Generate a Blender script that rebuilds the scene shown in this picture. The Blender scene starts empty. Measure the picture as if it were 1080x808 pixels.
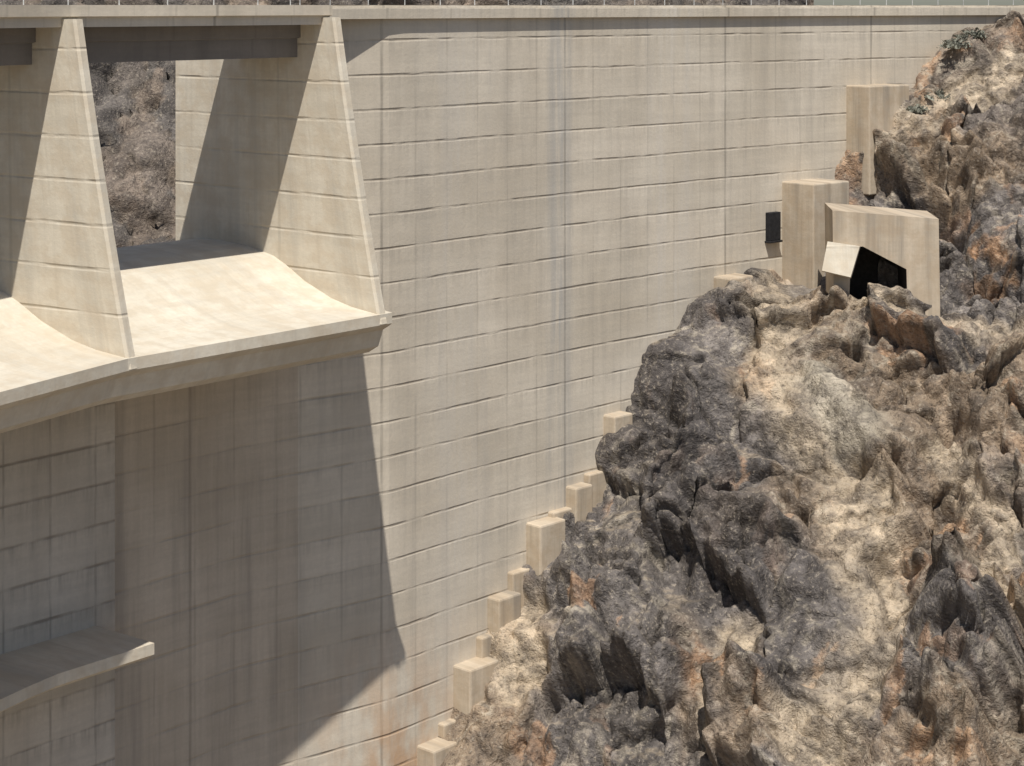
import bpy, math, numpy as np, random
random.seed(3); rng=np.random.default_rng(5)
F=2000.0; PY0=6.0
def rad(a): return math.radians(a)
scene=bpy.context.scene
# ---------------------------------------------------------------- dam axis
DU=0.25
def phi(u):
    if u<-24.4: return 27.0
    if u<1.8: return 40.6
    return min(40.6+0.22*(u-1.8),56)
us=[0.0];pts=[(-8.1,108.0)]
x,y=pts[0];u=0
while u<160:
    p=rad(phi(u+DU/2)); x+=math.sin(p)*DU; y+=math.cos(p)*DU; u+=DU; us.append(u); pts.append((x,y))
ul=[];pl=[];x,y=-8.1,108.0;u=0
while u>-90:
    p=rad(phi(u-DU/2)); x-=math.sin(p)*DU; y-=math.cos(p)*DU; u-=DU; ul.append(u); pl.append((x,y))
U=np.array(ul[::-1]+us); PX=np.array([p[0] for p in pl[::-1]]+[p[0] for p in pts]); PYY=np.array([p[1] for p in pl[::-1]]+[p[1] for p in pts])
def psi(u): return float(np.interp(u,[-60,-41.4,-24.4,-7.36,1.8,71.8],[17,25,32.7,40.6,40.6,56]))
def W(u,d,z):
    a=rad(psi(u)); return (float(np.interp(u,U,PX))+math.cos(a)*d, float(np.interp(u,U,PYY))-math.sin(a)*d, z)
# survey: intersect a sight line with the dam face -> (distance along the axis, level)
def inv(px,py):
    t=(px-540)/F
    uu=np.arange(-40,150,.05); X=np.interp(uu,U,PX);Y=np.interp(uu,U,PYY)
    i=int(np.argmin(abs(X/Y-t))); r=(round(float(uu[i]),1), round(-(py-PY0)/F*float(Y[i]),1))
    return r

# ---------------------------------------------------------------- node helper
class G:
    def __init__(s,name):
        s.m=bpy.data.materials.new(name); s.m.use_nodes=True; s.t=s.m.node_tree; s.t.nodes.clear()
    def n(s,typ,ins=None,**kw):
        nd=s.t.nodes.new(typ)
        for k,v in kw.items(): setattr(nd,k,v)
        for k,v in (ins or {}).items():
            if isinstance(v,bpy.types.NodeSocket): s.t.links.new(v,nd.inputs[k])
            else: nd.inputs[k].default_value=v
        return nd
    def math(s,op,a,b=0.0,c=None):
        i={0:a,1:b}
        if c is not None:i[2]=c
        return s.n('ShaderNodeMath',i,operation=op).outputs[0]
    def mr(s,v,a,b,c,d):
        return s.n('ShaderNodeMapRange',{0:v,1:a,2:b,3:c,4:d}).outputs[0]
    def mix(s,f,a,b,bt='MIX'):
        def c(v): return v if isinstance(v,bpy.types.NodeSocket) else (tuple(v)+(1,))[:4]
        return s.n('ShaderNodeMixRGB',{0:f,1:c(a),2:c(b)},blend_type=bt).outputs[0]
    def noise(s,vec,scale,detail=3,rough=.6,dim='3D'):
        return s.n('ShaderNodeTexNoise',{'Vector':vec,'Scale':scale,'Detail':detail,'Roughness':rough},noise_dimensions=dim).outputs[0]
    def scalev(s,vec,sx,sy,sz=1):
        return s.n('ShaderNodeVectorMath',{0:vec,1:(sx,sy,sz)},operation='MULTIPLY').outputs[0]
    def out(s,col,rough=.9,bump=None,dist=.1,strength=1.0,spec=.2):
        b=s.n('ShaderNodeBsdfPrincipled',{'Base Color':col,'Roughness':rough})
        b.inputs['Specular IOR Level'].default_value=spec
        if bump is not None:
            bp=s.n('ShaderNodeBump',{'Height':bump,'Distance':dist,'Strength':strength})
            s.t.links.new(bp.outputs[0],b.inputs['Normal'])
        o=s.n('ShaderNodeOutputMaterial'); s.t.links.new(b.outputs[0],o.inputs[0]); return s.m

def concrete(name,base,lift=2.0,joint=2.67,major=16.0,off=1.1,line=.5,vline=.25,streak=.4,block=.06,stain=None):
    g=G(name)
    uv=g.n('ShaderNodeUVMap',uv_map='uv').outputs[0]
    sp=g.n('ShaderNodeSeparateXYZ',{0:uv}); Us,Vs=sp.outputs[0],sp.outputs[1]
    base=tuple(base)
    big=g.noise(uv,.13,3,.6,'2D'); fine=g.noise(uv,4,3,.7,'2D')
    col=g.mix(g.mr(big,.3,.7,0,1),(base[0]*.88,base[1]*.86,base[2]*.83),[c*1.08 for c in base])
    hb=g.noise(g.scalev(uv,.14,1.9),1.0,3,.65,'2D')
    col=g.mix(g.mr(hb,.35,.7,.0,.35),col,[c*.74 for c in base])
    st=g.noise(g.scalev(uv,.9,.045),1.0,4,.65,'2D')
    col=g.mix(g.math('MULTIPLY',g.mr(st,.5,.72,0,1),streak),col,(base[0]*.54,base[1]*.55,base[2]*.58))
    col=g.mix(g.math('MULTIPLY',g.mr(st,.46,.28,0,1),streak*.7),col,[min(1,c*1.22) for c in base])
    cu=g.math('FLOOR',g.math('DIVIDE',g.math('ADD',Us,-off),major/2)); cv=g.math('FLOOR',g.math('DIVIDE',Vs,lift))
    if block>0:
        cv3=g.n('ShaderNodeCombineXYZ',{0:cu,1:cv}).outputs[0]
        wn=g.n('ShaderNodeTexWhiteNoise',{0:cv3},noise_dimensions='3D').outputs[0]
        col=g.mix(1.0,col,g.n('ShaderNodeCombineXYZ',{0:g.mr(wn,0,1,1-block,1+block),1:g.mr(wn,0,1,1-block,1+block),2:g.mr(wn,0,1,1-block*1.3,1+block*.8)}).outputs[0],'MULTIPLY')
    hgt=None
    drn=g.noise(g.scalev(uv,2.2,.25),1,3,.7,'2D')
    if lift<30:
        wob=g.math('MULTIPLY',g.math('SUBTRACT',hb,.5),.12)
        f=g.math('PINGPONG',g.math('ADD',Vs,wob),lift/2)
        brk=g.mr(g.noise(g.scalev(uv,.35,1.3),1,2,.7,'2D'),.36,.64,.15,1)
        lm=g.math('MULTIPLY',g.mr(f,.02,.10,1,0),brk)
        fr=g.math('FRACT',g.math('DIVIDE',g.math('MULTIPLY',Vs,-1.0),lift))
        dirt=g.math('MULTIPLY',g.math('MULTIPLY',g.mr(fr,0,.55,1,0),g.mr(drn,.42,.7,0,1)),line*.8)
        col=g.mix(dirt,col,[c*.5 for c in base])
        col=g.mix(g.math('MULTIPLY',lm,line),col,(base[0]*.36,base[1]*.33,base[2]*.30))
        hgt=g.math('MULTIPLY',lm,-1.0)
    if vline>0:
        f2=g.math('PINGPONG',g.math('ADD',Us,-off),joint/2)
        vm=g.math('MULTIPLY',g.mr(f2,.03,.11,1,0),g.mr(drn,.38,.6,.15,1))
        col=g.mix(g.math('MULTIPLY',vm,vline),col,[c*.45 for c in base])
        f3=g.math('PINGPONG',g.math('ADD',Us,-off),major/2)
        v3=g.math('MULTIPLY',g.mr(f3,.04,.14,1,0),g.mr(drn,.35,.6,.45,1))
        col=g.mix(g.math('MULTIPLY',v3,min(1,vline*1.8)),col,[c*.38 for c in base])
    if stain: col=stain(g,Us,Vs,uv,col,base,st)
    col=g.mix(g.mr(fine,.3,.75,0,.22),col,[c*.68 for c in base])
    h=g.math('MULTIPLY',fine,.12)
    if hgt is not None: h=g.math('ADD',g.math('MULTIPLY',hgt,.42),h)
    return g.out(col,.92,h,.12,.8)

def gauss(g,x,c,w):
    a=g.math('ABSOLUTE',g.math('SUBTRACT',x,c)); return g.mr(a,0,w,1,0)
def wall_stain(g,Us,Vs,uv,col,base,st):
    n=g.mr(st,.38,.6,0,1)
    m=g.math('MULTIPLY',gauss(g,Us,16.6,1.6),n); col=g.mix(g.math('MULTIPLY',m,.5),col,(.29,.31,.33))
    m=g.math('MULTIPLY',gauss(g,Us,27.5,3.0),n); col=g.mix(g.math('MULTIPLY',m,.45),col,(.70,.66,.60))
    m=g.math('MULTIPLY',gauss(g,Us,7.5,4.0),n); col=g.mix(g.math('MULTIPLY',m,.30),col,(.66,.62,.56))
    m=g.math('MULTIPLY',g.math('MULTIPLY',gauss(g,Us,2.0,8),g.mr(Vs,-46,-35,1,0)),g.mr(g.noise(g.scalev(uv,.6,.3),1,3,.6,'2D'),.36,.6,0,1))
    col=g.mix(g.math('MULTIPLY',m,.9),col,(.48,.27,.13)); return col
def noise_stain(g,Us,Vs,uv,col,base,st):
    n=g.mr(g.noise(uv,.9,3,.6,'2D'),.42,.62,0,1)
    return g.mix(g.math('MULTIPLY',n,.36),col,(base[0]*.76,base[1]*.67,base[2]*.57))
BASE=(.60,.54,.455)
M_wall=concrete('dam_concrete',BASE,2.0,2.67,16,1.1,.48,.32,.27,.06,wall_stain)
M_wallS=concrete('spillway_face_concrete',(.53,.46,.375),2.0,2.67,11,-.4,.18,.30,.5,.04)
M_wallL=concrete('block_concrete',(.53,.48,.415),2.0,2.67,16,0.5,.75,.6,.35,.06)
M_pier=concrete('pier_concrete',(.63,.575,.48),2.0,2.4,400,.4,.13,.14,.35,.03,noise_stain)
M_chute=concrete('chute_concrete',(.64,.59,.495),60,6,400,.4,.0,.12,.25,.0,noise_stain)
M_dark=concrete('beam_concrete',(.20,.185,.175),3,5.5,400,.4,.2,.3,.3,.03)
M_blockc=concrete('abutment_concrete',(.50,.425,.33),60,30,400,.4,.22,.0,.85,.0,noise_stain)
def plain(name,c,r=.8,met=0):
    g=G(name); o=g.n('ShaderNodeTexCoord').outputs['Object']
    n=g.noise(o,3,3,.6); col=g.mix(g.mr(n,.3,.7,0,1),[k*.7 for k in c],[k*1.3 for k in c])
    return g.out(col,r,n,.02)
M_metal=plain('galvanised_steel',(.45,.45,.44),.5)
M_black=plain('dark_steel',(.02,.02,.022),.7)
M_tunnel=plain('shaded_tunnel_concrete',(.05,.045,.04),.9)  # near-black colour paints the adit's interior shade onto its inner faces

# ---------------------------------------------------------------- mesh helper
import bmesh
def mk(name,verts,faces,mat,parent=None,uvs=None,smooth=False,fix=False):
    me=bpy.data.meshes.new(name); me.from_pydata([tuple(map(float,v)) for v in verts],[],faces); me.update()
    if uvs is not None:
        lay=me.uv_layers.new(name='uv')
        li=np.empty(len(me.loops),dtype=np.int64); me.loops.foreach_get('vertex_index',li)
        if isinstance(uvs,dict):
            flat=[]
            for fi,p in enumerate(me.polygons):
                flat+= [c for uvp in uvs[fi] for c in uvp]
            lay.data.foreach_set('uv',np.array(flat,dtype=np.float32))
        else:
            a=np.array(uvs,dtype=np.float32)[li]; lay.data.foreach_set('uv',a.ravel())
    ob=bpy.data.objects.new(name,me); scene.collection.objects.link(ob)
    if mat: me.materials.append(mat)
    if parent: ob.parent=parent
    if smooth: me.polygons.foreach_set('use_smooth',[True]*len(me.polygons))
    if fix:
        bm=bmesh.new(); bm.from_mesh(me); bmesh.ops.recalc_face_normals(bm,faces=bm.faces); bm.to_mesh(me); bm.free()
    return ob
def empty(name):
    e=bpy.data.objects.new(name,None); scene.collection.objects.link(e); return e
dam=empty('concrete_dam')
def sweep(name,prof,ulist,mat,parent,closed=True,uvmode='uz',dfun=None,caps=True):
    V=[];UV={};Fc=[]
    n=len(prof); L=[0]
    for i in range(1,n+1): 
        a=prof[i-1];b=prof[i%n]; L.append(L[-1]+math.hypot(a[0]-b[0],a[1]-b[1]))
    for uu in ulist:
        for (d,z) in prof: V.append(W(uu,d+(dfun(uu) if dfun else 0),z))
    m=n if closed else n-1
    for i in range(len(ulist)-1):
        for j in range(m):
            k=(j+1)%n
            Fc.append((i*n+j,(i+1)*n+j,(i+1)*n+k,i*n+k))
            a,b=(L[j],L[j+1]) if uvmode=='len' else (prof[j][1]+.3*prof[j][0],prof[k][1]+.3*prof[k][0])
            UV[len(Fc)-1]=[(ulist[i],a),(ulist[i+1],a),(ulist[i+1],b),(ulist[i],b)]
    if closed and caps:
        Fc.append(tuple(range(n))); UV[len(Fc)-1]=[(p[0],p[1]) for p in prof]
        o=(len(ulist)-1)*n
        Fc.append(tuple(o+j for j in reversed(range(n)))); UV[len(Fc)-1]=[(p[0],p[1]) for p in reversed(prof)]
    return mk(name,V,Fc,mat,parent,UV,fix=True)
def box(name,u0,u1,d0,d1,z0,z1,mat,parent=None,bev=.06):
    ob=sweep(name,[(d0,z0),(d1,z0),(d1,z1),(d0,z1)],[u0,u1],mat,parent)
    if bev:
        b=ob.modifiers.new('bevel','BEVEL'); b.width=bev; b.segments=2
    return ob
fr=lambda a,b,s: list(np.arange(a,b,s))+[b]

# ---------------------------------------------------------------- main wall
def drec(u):
    if u>=1.8: return 0.0
    return -0.2*(1.8-max(u,-8.2))
wall_us=fr(-4.4,100,1.2)
prof=[(0,-80)]+[(0,-z) for z in range(78,0,-2)]+[(0,-.75),(-6,-.75),(-6,-80)]
sweep('wall_face',prof,wall_us,M_wall,dam,dfun=drec)
sweep('spillway_face',[(0,-80)]+[(0,-z) for z in range(78,18,-2)]+[(0,-18),(-5,-18),(-5,-80)],fr(-17.0,-4.4,1.2),M_wallS,dam,dfun=drec)
sweep('spillway_block',[(0,-80)]+[(0,-z) for z in range(78,18,-2)]+[(0,-18),(-6,-18),(-6,-80)],fr(-70,-17.0,2),M_wallL,dam,dfun=lambda u:-1.1)
sweep('crest_slab',[(-6.2,-.75),(.32,-.75),(.32,-.12),(.0,-.12),(.0,.03),(-.25,.03),(-.25,-.10),(-6.2,-.10)],fr(-6.55,100,2),M_wall,dam)
sweep('walkway_ledge',[(-1.3,-31.9),(2.6,-31.9),(3.1,-31.6),(3.1,-31.05),(-1.3,-31.0)],fr(-70,-18.2,2),M_pier,dam)
# ---------------------------------------------------------------- chute
def ogee(d): return float(np.interp(d,[-8.6,-8,-6.6,-4.5,-2,0,1,2.5,4.5,6,8],[-14.5,-13.6,-13.1,-13.0,-13.15,-13.5,-13.9,-14.65,-15.35,-15.65,-15.85]))
dd=[-8.6,-8.3,-8,-7.3,-6.6,-5.5,-4.5,-3.2,-2,-1,0,.5,1,1.7,2.5,3.5,4.5,5.2,6,7,8]
top=[(d,ogee(d)) for d in dd]
cprof=[(-8.6,-24),(-2.6,-24),(-2.4,-18.9),(6.3,-18.1),(7.0,-17.7),(7.35,-16.8),(7.8,-16.55),(8.0,-16.4)]+top[::-1]
stations=[-7.36,-24.4,-41.4,-58.4]
cu=sorted(set([-58.4-3,-6.4]+[float(round(v,2)) for a,b in zip(stations[1:],stations[:-1]) for v in np.linspace(a,b,9)]))
ch=sweep('spillway_chute',cprof,cu,M_chute,dam,uvmode='len')
# ---------------------------------------------------------------- piers
def pier(u0,idx):
    a=rad(psi(u0)); B=np.array(W(u0,0,0)); n=np.array([math.cos(a),-math.sin(a),0]); t=np.array([math.sin(a),math.cos(a),0])
    zs=list(np.linspace(-.62,-16.35,17)); V=[];Fc=[];UV={}
    for z in zs:
        k=(z+.62)/(-15.2); df=4.65+(7.95-4.65)*(.85*k+.15*k*k)
        for (d,w) in [(-8.2,0),(-4,0),(0,0),(df*.6,0),(df-.12,0),(df,.12),(df,.5),(df-.12,.62),(0,3.0),(-4,3.2),(-8.2,3.2)]:
            V.append(B+n*d+t*w+np.array([0,0,z]))
    m=11
    ds=[-8.2,-4,0,3.5,6,6.1,6.5,6.6,13,17,21]
    for i in range(len(zs)-1):
        for j in range(m):
            k=(j+1)%m
            Fc.append((i*m+j,i*m+k,(i+1)*m+k,(i+1)*m+j)); d2=ds[k] if k else 24
            UV[len(Fc)-1]=[(ds[j],zs[i]),(d2,zs[i]),(d2,zs[i+1]),(ds[j],zs[i+1])]
    Fc.append(tuple(range(m))); UV[len(Fc)-1]=[(ds[j],0) for j in range(m)]
    mk('pier_%d'%idx,V,Fc,M_pier,dam,UV,fix=True)
for i,u0 in enumerate(stations): pier(u0,i+1)
bu=fr(-70,-6.75,2)
sweep('bridge_deck',[(-3.0,-1.0),(3.75,-1.0),(3.75,-.55),(3.95,-.5),(3.95,.03),(3.7,.03),(3.7,-.12),(-3.0,-.12)],bu,M_wall,dam)
for i,(a,b) in enumerate(zip(stations[1:],stations[:-1])):
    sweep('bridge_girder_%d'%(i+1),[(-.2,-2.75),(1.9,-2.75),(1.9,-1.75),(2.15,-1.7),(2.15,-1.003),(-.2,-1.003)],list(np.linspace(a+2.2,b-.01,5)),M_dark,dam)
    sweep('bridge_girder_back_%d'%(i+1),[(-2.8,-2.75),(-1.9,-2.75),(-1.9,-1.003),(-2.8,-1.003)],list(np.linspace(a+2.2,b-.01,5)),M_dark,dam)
V=[];Fc=[]
def bar(p,q,r):
    p=np.array(p);q=np.array(q); a=(q-p)/np.linalg.norm(q-p); s=np.cross(a,[0,0,1.]) if abs(a[2])<.9 else np.array([1.,0,0]); s/=np.linalg.norm(s); w=np.cross(a,s)
    b=len(V)
    for c in (p,q):
        for (i,j) in ((-1,-1),(1,-1),(1,1),(-1,1)): V.append(c+s*r*i+w*r*j)
    for i in range(4): Fc.append((b+i,b+(i+1)%4,b+4+(i+1)%4,b+4+i))
    Fc.append((b,b+1,b+2,b+3)); Fc.append((b+7,b+6,b+5,b+4))
ru=fr(-60,98,3.0)
for a,b in zip(ru[:-1],ru[1:]):
    da=3.8 if a<-6.75 else -.12; db=3.8 if b<-6.75 else -.12
    bar(W(a,da,0.03),W(a,da,1.1),.025)
    for z in (.5,.8,1.1): bar(W(a,da,z),W(b,db,z),.02)
mk('crest_railing',V,Fc,M_metal,dam)

# ---------------------------------------------------------------- numpy noise
def h2(ix,iy,s):
    v=np.sin(ix*127.1+iy*311.7+s*74.7)*43758.5453; return v-np.floor(v)
def vnoise(x,y,s):
    ix=np.floor(x);iy=np.floor(y);fx=x-ix;fy=y-iy
    fx=fx*fx*(3-2*fx);fy=fy*fy*(3-2*fy)
    return (h2(ix,iy,s)*(1-fx)+h2(ix+1,iy,s)*fx)*(1-fy)+(h2(ix,iy+1,s)*(1-fx)+h2(ix+1,iy+1,s)*fx)*fy
def fbm(x,y,s,o=5,g=.5):
    a=1;t=0;n=0
    for i in range(o): t+=a*vnoise(x*2**i,y*2**i,s+i*3.1);n+=a;a*=g
    return t/n
def worley(x,y,size,s,tilt=1.6):
    X=x/size;Y=y/size;ix=np.floor(X);iy=np.floor(Y)
    f1=np.full(x.shape,9.);f2=np.full(x.shape,9.);h=np.zeros(x.shape);r=np.zeros(x.shape)
    for dx in(-1,0,1):
        for dy in(-1,0,1):
            cx=ix+dx;cy=iy+dy
            qx=X-(cx+.1+.8*h2(cx,cy,s));qy=Y-(cy+.1+.8*h2(cx,cy,s+1)); d=qx*qx+qy*qy
            hh=(h2(cx,cy,s+2)-.5)+(h2(cx,cy,s+3)-.5)*tilt*qx+(h2(cx,cy,s+4)-.5)*tilt*qy
            c=d<f1; f2=np.where(c,f1,np.minimum(f2,d)); h=np.where(c,hh,h); r=np.where(c,h2(cx,cy,s+5),r); f1=np.where(c,d,f1)
    return h,np.sqrt(f2)-np.sqrt(f1),r
# polyhedral boulders: union of random faceted cones, continuous with sharp ridges and creases
def poly(x,y,size,s,rot=0.0,an=1.0,K=4):
    c,sn=math.cos(rot),math.sin(rot)
    X=(x*c-y*sn)/size; Y=(x*sn+y*c)/size*an; ix=np.floor(X); iy=np.floor(Y)
    h=np.full(x.shape,-9.); r=np.zeros(x.shape); h_2=np.full(x.shape,-9.)
    for dx in(-1,0,1):
        for dy in(-1,0,1):
            cx=ix+dx;cy=iy+dy
            qx=X-(cx+.1+.8*h2(cx,cy,s));qy=Y-(cy+.1+.8*h2(cx,cy,s+1))
            a0=h2(cx,cy,s+2)*6.28; m=np.full(x.shape,.10)
            for k in range(K):
                th=a0+k*6.283/K+(h2(cx,cy,s+3+k)-.5)*1.0
                m=np.maximum(m,(.45+2.1*h2(cx,cy,s+11+k)**2)*(np.cos(th)*qx+np.sin(th)*qy))
            v=(h2(cx,cy,s+7)-.5)*.7-m
            t_=v>h; h_2=np.where(t_,h,np.maximum(h_2,v)); r=np.where(t_,h2(cx,cy,s+8),r); h=np.where(t_,v,h)
    return np.maximum(h,-1.2)+.28, h-h_2, r
def sstep(a,b,x):
    t=np.clip((x-a)/(b-a),0,1); return t*t*(3-2*t)
def normals(P):
    a=np.gradient(P,axis=1);b=np.gradient(P,axis=0); n=np.cross(a,b); n/=np.linalg.norm(n,axis=-1,keepdims=True)+1e-9; return n
def smooth(P,k):
    for _ in range(k):
        Q=P.copy(); Q[1:-1,1:-1]=.5*P[1:-1,1:-1]+.125*(P[:-2,1:-1]+P[2:,1:-1]+P[1:-1,:-2]+P[1:-1,2:]); P=Q
    return P
def grid_mesh(name,P,col,mat):
    ny,nx,_=P.shape
    me=bpy.data.meshes.new(name); me.vertices.add(nx*ny); me.vertices.foreach_set('co',P.reshape(-1).astype(np.float32))
    i=np.arange(ny-1)[:,None]*nx+np.arange(nx-1)[None,:]
    q=np.stack([i,i+1,i+nx+1,i+nx],-1).reshape(-1).astype(np.int32)
    nf=(nx-1)*(ny-1); me.loops.add(nf*4); me.loops.foreach_set('vertex_index',q)
    me.polygons.add(nf); me.polygons.foreach_set('loop_start',np.arange(nf,dtype=np.int32)*4); me.polygons.foreach_set('loop_total',np.full(nf,4,np.int32))
    me.update(calc_edges=True); me.validate()
    at=me.color_attributes.new('tint','FLOAT_COLOR','POINT')
    c=np.concatenate([col.reshape(-1,3),np.ones((nx*ny,1))],1).astype(np.float32); at.data.foreach_set('color',c.ravel())
    ob=bpy.data.objects.new(name,me); scene.collection.objects.link(ob); me.materials.append(mat); return ob
def rockmat(name):
    g=G(name); obj=g.n('ShaderNodeTexCoord').outputs['Object']
    c=g.n('ShaderNodeAttribute',attribute_name='tint').outputs[0]
    n1=g.noise(obj,.8,5,.70); n2=g.noise(obj,3.6,4,.74)
    c=g.mix(g.mr(n1,.44,.62,0,.6),c,(.085,.075,.07))
    c=g.mix(g.mr(n2,.55,.68,0,.6),c,(.50,.435,.35))
    c=g.mix(g.mr(n2,.32,.45,.7,0),c,(.04,.035,.033))
    h=g.math('ADD',n1,g.math('MULTIPLY',n2,.35))
    return g.out(c,.95,h,.6,1.0,.1)
M_rock=rockmat('rock')

# ---------------------------------------------------------------- rock abutment
tab=[(300,1150),(380,950),(446,806),(476,762),(486,738),(508,688),(516,653),(545,636),(552,598),(582,584),(592,545),(616,526),(636,484),(662,456),(672,405),(698,370),(744,322),(770,297),(820,290),(835,270),(872,205),(882,158),(905,135),(950,92),(1000,45),(1060,18)]
C=[W(inv(*t)[0],0,inv(*t)[1]) for t in tab]
C=[W(-20,0,-78)]+C+[W(92,0,.5),W(120,0,6)]
C=np.array(C)
P0=np.array(W(inv(440,800)[0],0,inv(440,800)[1])); P1=np.array(W(inv(1000,45)[0],0,inv(1000,45)[1]))
LL=np.linalg.norm(P1-P0); cdir=(P1-P0)/LL; D=np.array([.78,-.626,0]); Nn=np.cross(D,cdir); Nn=Nn/np.linalg.norm(Nn)
if Nn[2]<0: Nn=-Nn
def hs(px,py):
    r=np.array([(px-540)/F,1,-(py-PY0)/F]); s,m,k=np.linalg.solve(np.array([cdir,D,-r]).T,-P0)
    return s,m,k
sC=(C-P0)@cdir
sv=np.arange(-34,LL+34,.13); mv=np.concatenate([np.arange(-3,41,.13),41+np.cumsum(.2*1.07**np.arange(50))])
Sg,Mg=np.meshgrid(sv,mv)
base=np.stack([np.interp(sv,sC,C[:,k]) for k in range(3)],-1)
line=P0+np.outer(sv,cdir)
line[:,2]=np.minimum(line[:,2],1.0+0*sv)
w=sstep(2,26,mv)[:,None,None]
P=(base[None]*(1-w)+line[None]*w)+mv[:,None,None]*D
wx=Sg+2.0*(fbm(Sg*.25,Mg*.25,1)-.5)*2; wy=Mg+2.0*(fbm(Sg*.25,Mg*.25,9)-.5)*2
def seg(pp,wd):
    m=np.zeros(Sg.shape)
    q=[hs(*p)[:2] for p in pp]
    for (a,b),(c_,d_) in zip(q[:-1],q[1:]):
        vx,vy=c_-a,d_-b; t=np.clip(((wx-a)*vx+(wy-b)*vy)/(vx*vx+vy*vy+1e-6),0,1)
        r=np.hypot(wx-a-t*vx,wy-b-t*vy); m=np.maximum(m,1-sstep(wd*.35,wd,r))
    return m
dirt=np.maximum.reduce([seg([(835,300),(850,400),(885,480),(915,560),(940,650),(890,740),(850,810)],2.7),
  seg([(1000,470),(1045,560),(1065,640)],1.5), seg([(610,530),(575,620),(545,720)],2.0), seg([(850,310),(990,335),(1075,340)],1.4),
  seg([(960,150),(1075,60)],2.4),seg([(780,660),(760,760)],1.2)])
bare=seg([(905,420),(930,470)],2.2)
pad=seg([(862,292),(985,296)],3.2)
crag=np.maximum.reduce([seg([(705,430),(730,520)],4.5),seg([(770,560),(800,600)],4.2),seg([(760,350),(835,360)],2.8),seg([(1000,620),(1050,700)],3)*.6,seg([(620,740),(700,700)],3)*.7])
fb=fbm(wx*.12,wy*.12,20)
dirt=np.clip(dirt*(.20+1.35*fbm(Sg*.8,Mg*.8,31)),0,1)
w1=.5*(fbm(Sg*.6,Mg*.6,101)-.5); w2=.5*(fbm(Sg*.6,Mg*.6,102)-.5)
ax,ay=Sg+w1*2,Mg+w2*2
h1,e1,_=worley(wx+.6*wy,wy,7.5,11,2.4)
h2_,e2,_=worley(wx*.8-.5*wy,wy*1.3,3.2,22,2.4)
p1,v1,r1=poly(wx,wy,8.0,11,.5,1.3)
p2,v2,r2=poly(ax,ay,3.9,22,1.1,1.6)
p3,v3_,r3=poly(ax,ay,1.7,33,.35,1.6)
p4,v4,r4=poly(Sg+w1,Mg+w2,.75,44,.9,1.5)
rough=.55+.7*sstep(.35,.65,fb)+.6*crag; rough*= (1-.5*dirt)*(1-.8*bare)*(1-.8*pad)
disp=(2.6*p1+2.0*p2+1.0*p3+.50*p4+1.8*h1+.9*h2_)*rough
crk=1-sstep(0,.05,e1); crk2=1-sstep(0,.07,e2)
disp-=(1.0*crk+.6*crk2)*rough
disp+=1.8*crag-.9*dirt-.7*pad+1.6*(fbm(Sg*.09,Mg*.09,50)-.5)*2+.45*(fbm(Sg*1.6,Mg*1.6,77,4,.65)-.5)
edge=sstep(-1,6,Mg); disp=disp*(.3+.7*edge)
P=P+disp[...,None]*Nn
P=P+(.8*(p2+.5*p3+.6*h2_)*rough*edge)[...,None]*D
P=smooth(P,1)
n1_=normals(P)
if n1_[...,2].mean()<0: n1_=-n1_
up=n1_[...,2]
grey=np.array([.215,.193,.178]); purp=np.array([.12,.108,.103]); tan=np.array([.53,.435,.32]); rust=np.array([.43,.26,.15]); brown=np.array([.33,.25,.175])
def L3(a,b,t): return a*(1-t[...,None])+b*t[...,None]
col=L3(np.broadcast_to(grey,P.shape),purp,sstep(.2,.8,r2))
up_r=sstep(48,72,Sg)*.5
col=L3(col,brown,np.clip(.85*sstep(.50,.66,fbm(wx*.13,wy*.13,70))+up_r,0,1))
col=L3(col,rust,.6*(r3>.76)*sstep(.50,.62,fbm(wx*.22,wy*.22,75)))
orange=np.maximum(seg([(1040,235),(1060,270)],1.8),seg([(730,700),(770,730)],1.6))*sstep(.4,.55,fbm(Sg*.9,Mg*.9,93))
col=L3(col,rust*1.1,orange*.8)
col=L3(col,purp*.85,crag*.85)
vein=1-sstep(0,.03,abs(fbm(wx*.35+3,wy*.35,80)-.5)); col=L3(col,np.array([.50,.44,.35]),vein*.6*(1-.7*crag))
dust=sstep(.78,.97,up)*sstep(.42,.62,fbm(Sg*.5,Mg*.5,90)); col=L3(col,tan*.88,dust*.55*(1-.7*crag))
col=L3(col,tan,dirt*.9); col=L3(col,np.array([.44,.39,.31]),bare*.9)
col=L3(col,np.array([.22,.20,.185]),pad*.8)
col=col*(.78+.44*r3)[...,None]*(.80+.40*r4)[...,None]
grid_mesh('rock_abutment_hill',P,col,M_rock)

# upstream canyon side
xv=np.arange(-110,30,.35); zv=np.arange(-50,24,.35)
A,Bz=np.meshgrid(xv,zv)
Yb=168+Bz*.75+(A+40)*.25
a1,b1,c1=poly(A+.5*Bz,Bz,7,5,.4,1.3); a2,b2,c2=poly(A,Bz,3.4,6,1.0,1.4); a3,b3,c3=poly(A,Bz,1.5,7,.2,1.4)
dsp=4.2*a1+2.4*a2+.8*a3-.7*(1-sstep(0,.05,b2))+4*(fbm(A*.06,Bz*.06,8)-.5)
Pu=np.stack([A,Yb-dsp*.9,Bz+dsp*.5],-1)
cu_=L3(np.broadcast_to(np.array([.15,.135,.122]),Pu.shape),np.array([.27,.215,.17]),sstep(.4,.9,c2))*(.7+.6*c3)[...,None]
cu_=L3(cu_,np.array([.45,.25,.15]),sstep(-19,-24,Bz)*.6)
grid_mesh('canyon_rock_slope',Pu,cu_,M_rock)

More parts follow.
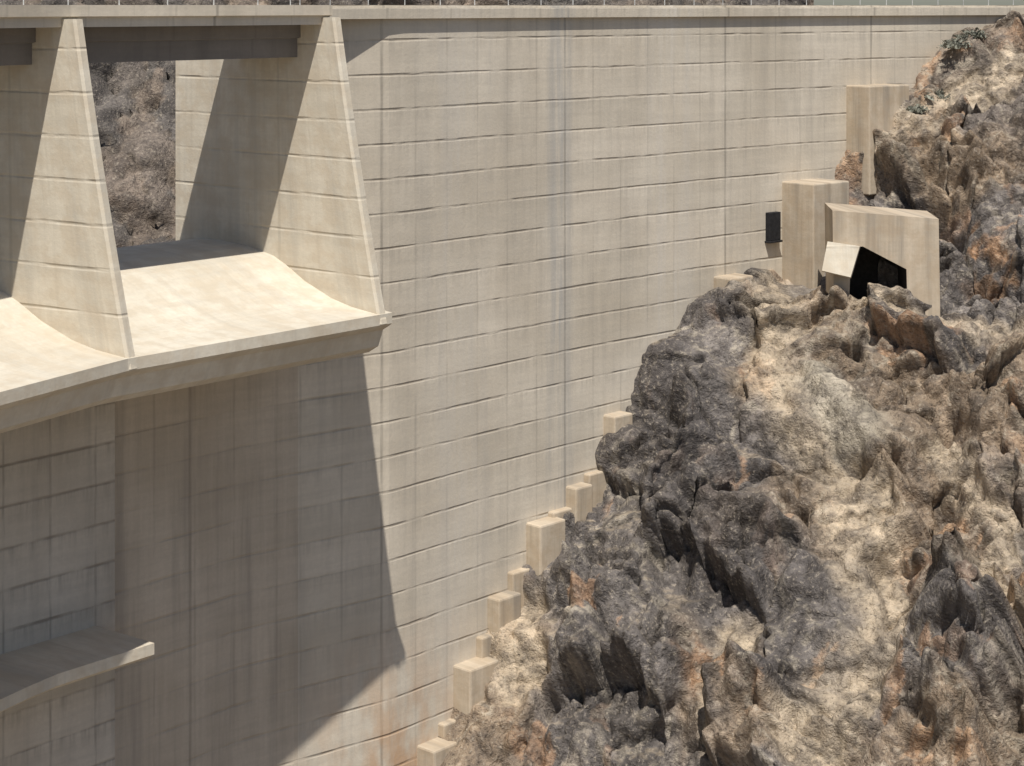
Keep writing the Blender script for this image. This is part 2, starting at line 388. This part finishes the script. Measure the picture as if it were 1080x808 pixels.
g=[(-3000,-800,-79),(3000,-800,-79),(3000,4000,-79),(-3000,4000,-79)]
gm=G('dry_ground'); o=gm.n('ShaderNodeTexCoord').outputs['Object']; nn=gm.noise(o,.05,5,.7)
M_g=gm.out(gm.mix(nn,(.2,.17,.14),(.36,.3,.23)),.95,nn,.5)
mk('ground',g,[(0,1,2,3)],M_g)

# ---------------------------------------------------------------- abutment step blocks
def step(x0,y0,d,lu,drop):
    u0,z=inv(x0,y0); box('concrete_step_block',u0,u0+lu,-.5,d,z-drop,z,M_blockc,None,.12)
for s in [(440,786,1.4,2.2,5),(478,702,1.4,2.6,4.4),(515,629,1.0,2.0,4),(555,551,1.2,2.4,4),(597,513,.9,1.6,3.2),(637,438,1.0,1.8,3.6),(753,291,1.6,2.4,4)]: step(*s)
foot=empty('stepped_footing')
fz=[(462,762),(503,672),(535,603),(578,540),(616,500)]
for i,(a,b) in enumerate(fz):
    u0,z=inv(a,b); box('footing_step_%d'%(i+1),u0,u0+2.6,-.5,.5,z-3.6,z,M_blockc,foot,.1)
u0,z0=inv(825,192); box('concrete_thrust_block',u0,u0+4.0,-.5,2.9,z0-8,z0,M_blockc,None,.1)
u0,z0=inv(893,90); box('concrete_thrust_block',u0,u0+4.6,-.5,2.2,z0-8,z0,M_blockc,None,.1)
ins=empty('inspection_hatch'); u0,z0=inv(808,224)
box('frame',u0,u0+1.2,-.2,.4,z0-2.0,z0,M_black,ins,.04); box('sill',u0-.1,u0+1.3,-.2,.5,z0-2.15,z0-2.004,M_black,ins,.03)
# adit portal
s_,m_,k_=hs(930,288); YF=k_-3.0
def q(px,py,dy=0): return ((px-540)/F*YF,YF+dy,-(py-PY0)/F*YF)
out=[(878,222),(990,231),(992,352),(958,352),(956,284),(910,260),(898,261),(894,352),(880,352)]
n=len(out); V=[q(*p) for p in out]+[ (q(*p)[0]+.3,q(*p)[1]+5.0,q(*p)[2]) for p in out]
Fc=[tuple(range(n)),tuple(range(2*n-1,n-1,-1))]+[(i,(i+1)%n,n+(i+1)%n,n+i) for i in range(n)]
Fc.append((n+3,n+4,n+5)); Fc.append((n+3,n+5,n+6,n+7))
port=empty('adit_portal')
pw=mk('portal_wall',V,Fc,M_blockc,port,[(v[0]+.3*v[1],v[2]) for v in V])
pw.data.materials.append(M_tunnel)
for fi in list(range(2+3,2+7))+[len(Fc)-1,len(Fc)-2]: pw.data.polygons[fi].material_index=1  # inner faces take the painted-in tunnel darkness
sl=[(872,254),(906,259),(894,290),(864,283)]
V=[q(*p,-.3+ (0 if i<2 else -.8)) for i,p in enumerate(sl)]; V+=[(v[0]+.1,v[1]+.35,v[2]-.12) for v in V]
mk('leaning_slab',V,[(0,1,2,3),(7,6,5,4)]+[(i,(i+1)%4,4+(i+1)%4,4+i) for i in range(4)],M_pier,port,[(v[0],v[2]) for v in V])

M_leaf=plain('shrub_leaves',(.21,.21,.17),.8)
def shrub(cen,rx,n):
    V=[];Fc=[]
    for i in range(n):
        v=rng.normal(size=3); v/=np.linalg.norm(v); v[2]=abs(v[2]); r=rng.uniform(.2,1)**.6*(1+.35*math.sin(5*v[0]+3*v[1]))
        c=np.array(cen)+v*r*np.array([rx,rx,rx*.6]); s=rng.uniform(.04,.10)
        a=rng.normal(size=3)*s; b=rng.normal(size=3)*s; k=len(V); V+=[c-a,c+b,c+a,c-b]; Fc.append((k,k+1,k+2,k+3))
    mk('desert_shrub',V,Fc,M_leaf)
def onhill(px,py):
    q_=P.reshape(-1,3); e=(q_[:,0]/q_[:,1]-(px-540)/F)**2+(-q_[:,2]/q_[:,1]-(py-PY0)/F)**2
    return q_[int(np.argmin(e))]
for (px,py,r) in [(1008,52,1.1),(1026,40,1.0),(985,105,1.0),(968,118,.7)]:
    shrub(onhill(px,py),r,600)

# ---------------------------------------------------------------- light, camera
w_=bpy.data.worlds.new('World'); scene.world=w_; w_.use_nodes=True
nt=w_.node_tree; bg=nt.nodes['Background']; sky=nt.nodes.new('ShaderNodeTexSky'); sky.sky_type='NISHITA'; sky.sun_disc=False
sky.sun_elevation=rad(60.5); sky.sun_rotation=rad(180); nt.links.new(sky.outputs[0],bg.inputs[0]); bg.inputs[1].default_value=.085
sl=bpy.data.lights.new('sun','SUN'); sl.energy=5; sl.angle=rad(.5); sl.color=(1,.95,.87)
so=bpy.data.objects.new('sun',sl); scene.collection.objects.link(so); so.rotation_euler=(rad(29.5),0,0)
cam=bpy.data.cameras.new('camera'); co=bpy.data.objects.new('camera',cam); scene.collection.objects.link(co)
co.rotation_euler=(rad(90),0,0); cam.sensor_width=36; cam.lens=36*F/1080; cam.shift_y=-(404-PY0)/1080; cam.clip_end=6000; cam.clip_start=1
scene.camera=co
scene.view_settings.view_transform='Standard'; scene.view_settings.look='None'; scene.view_settings.exposure=0
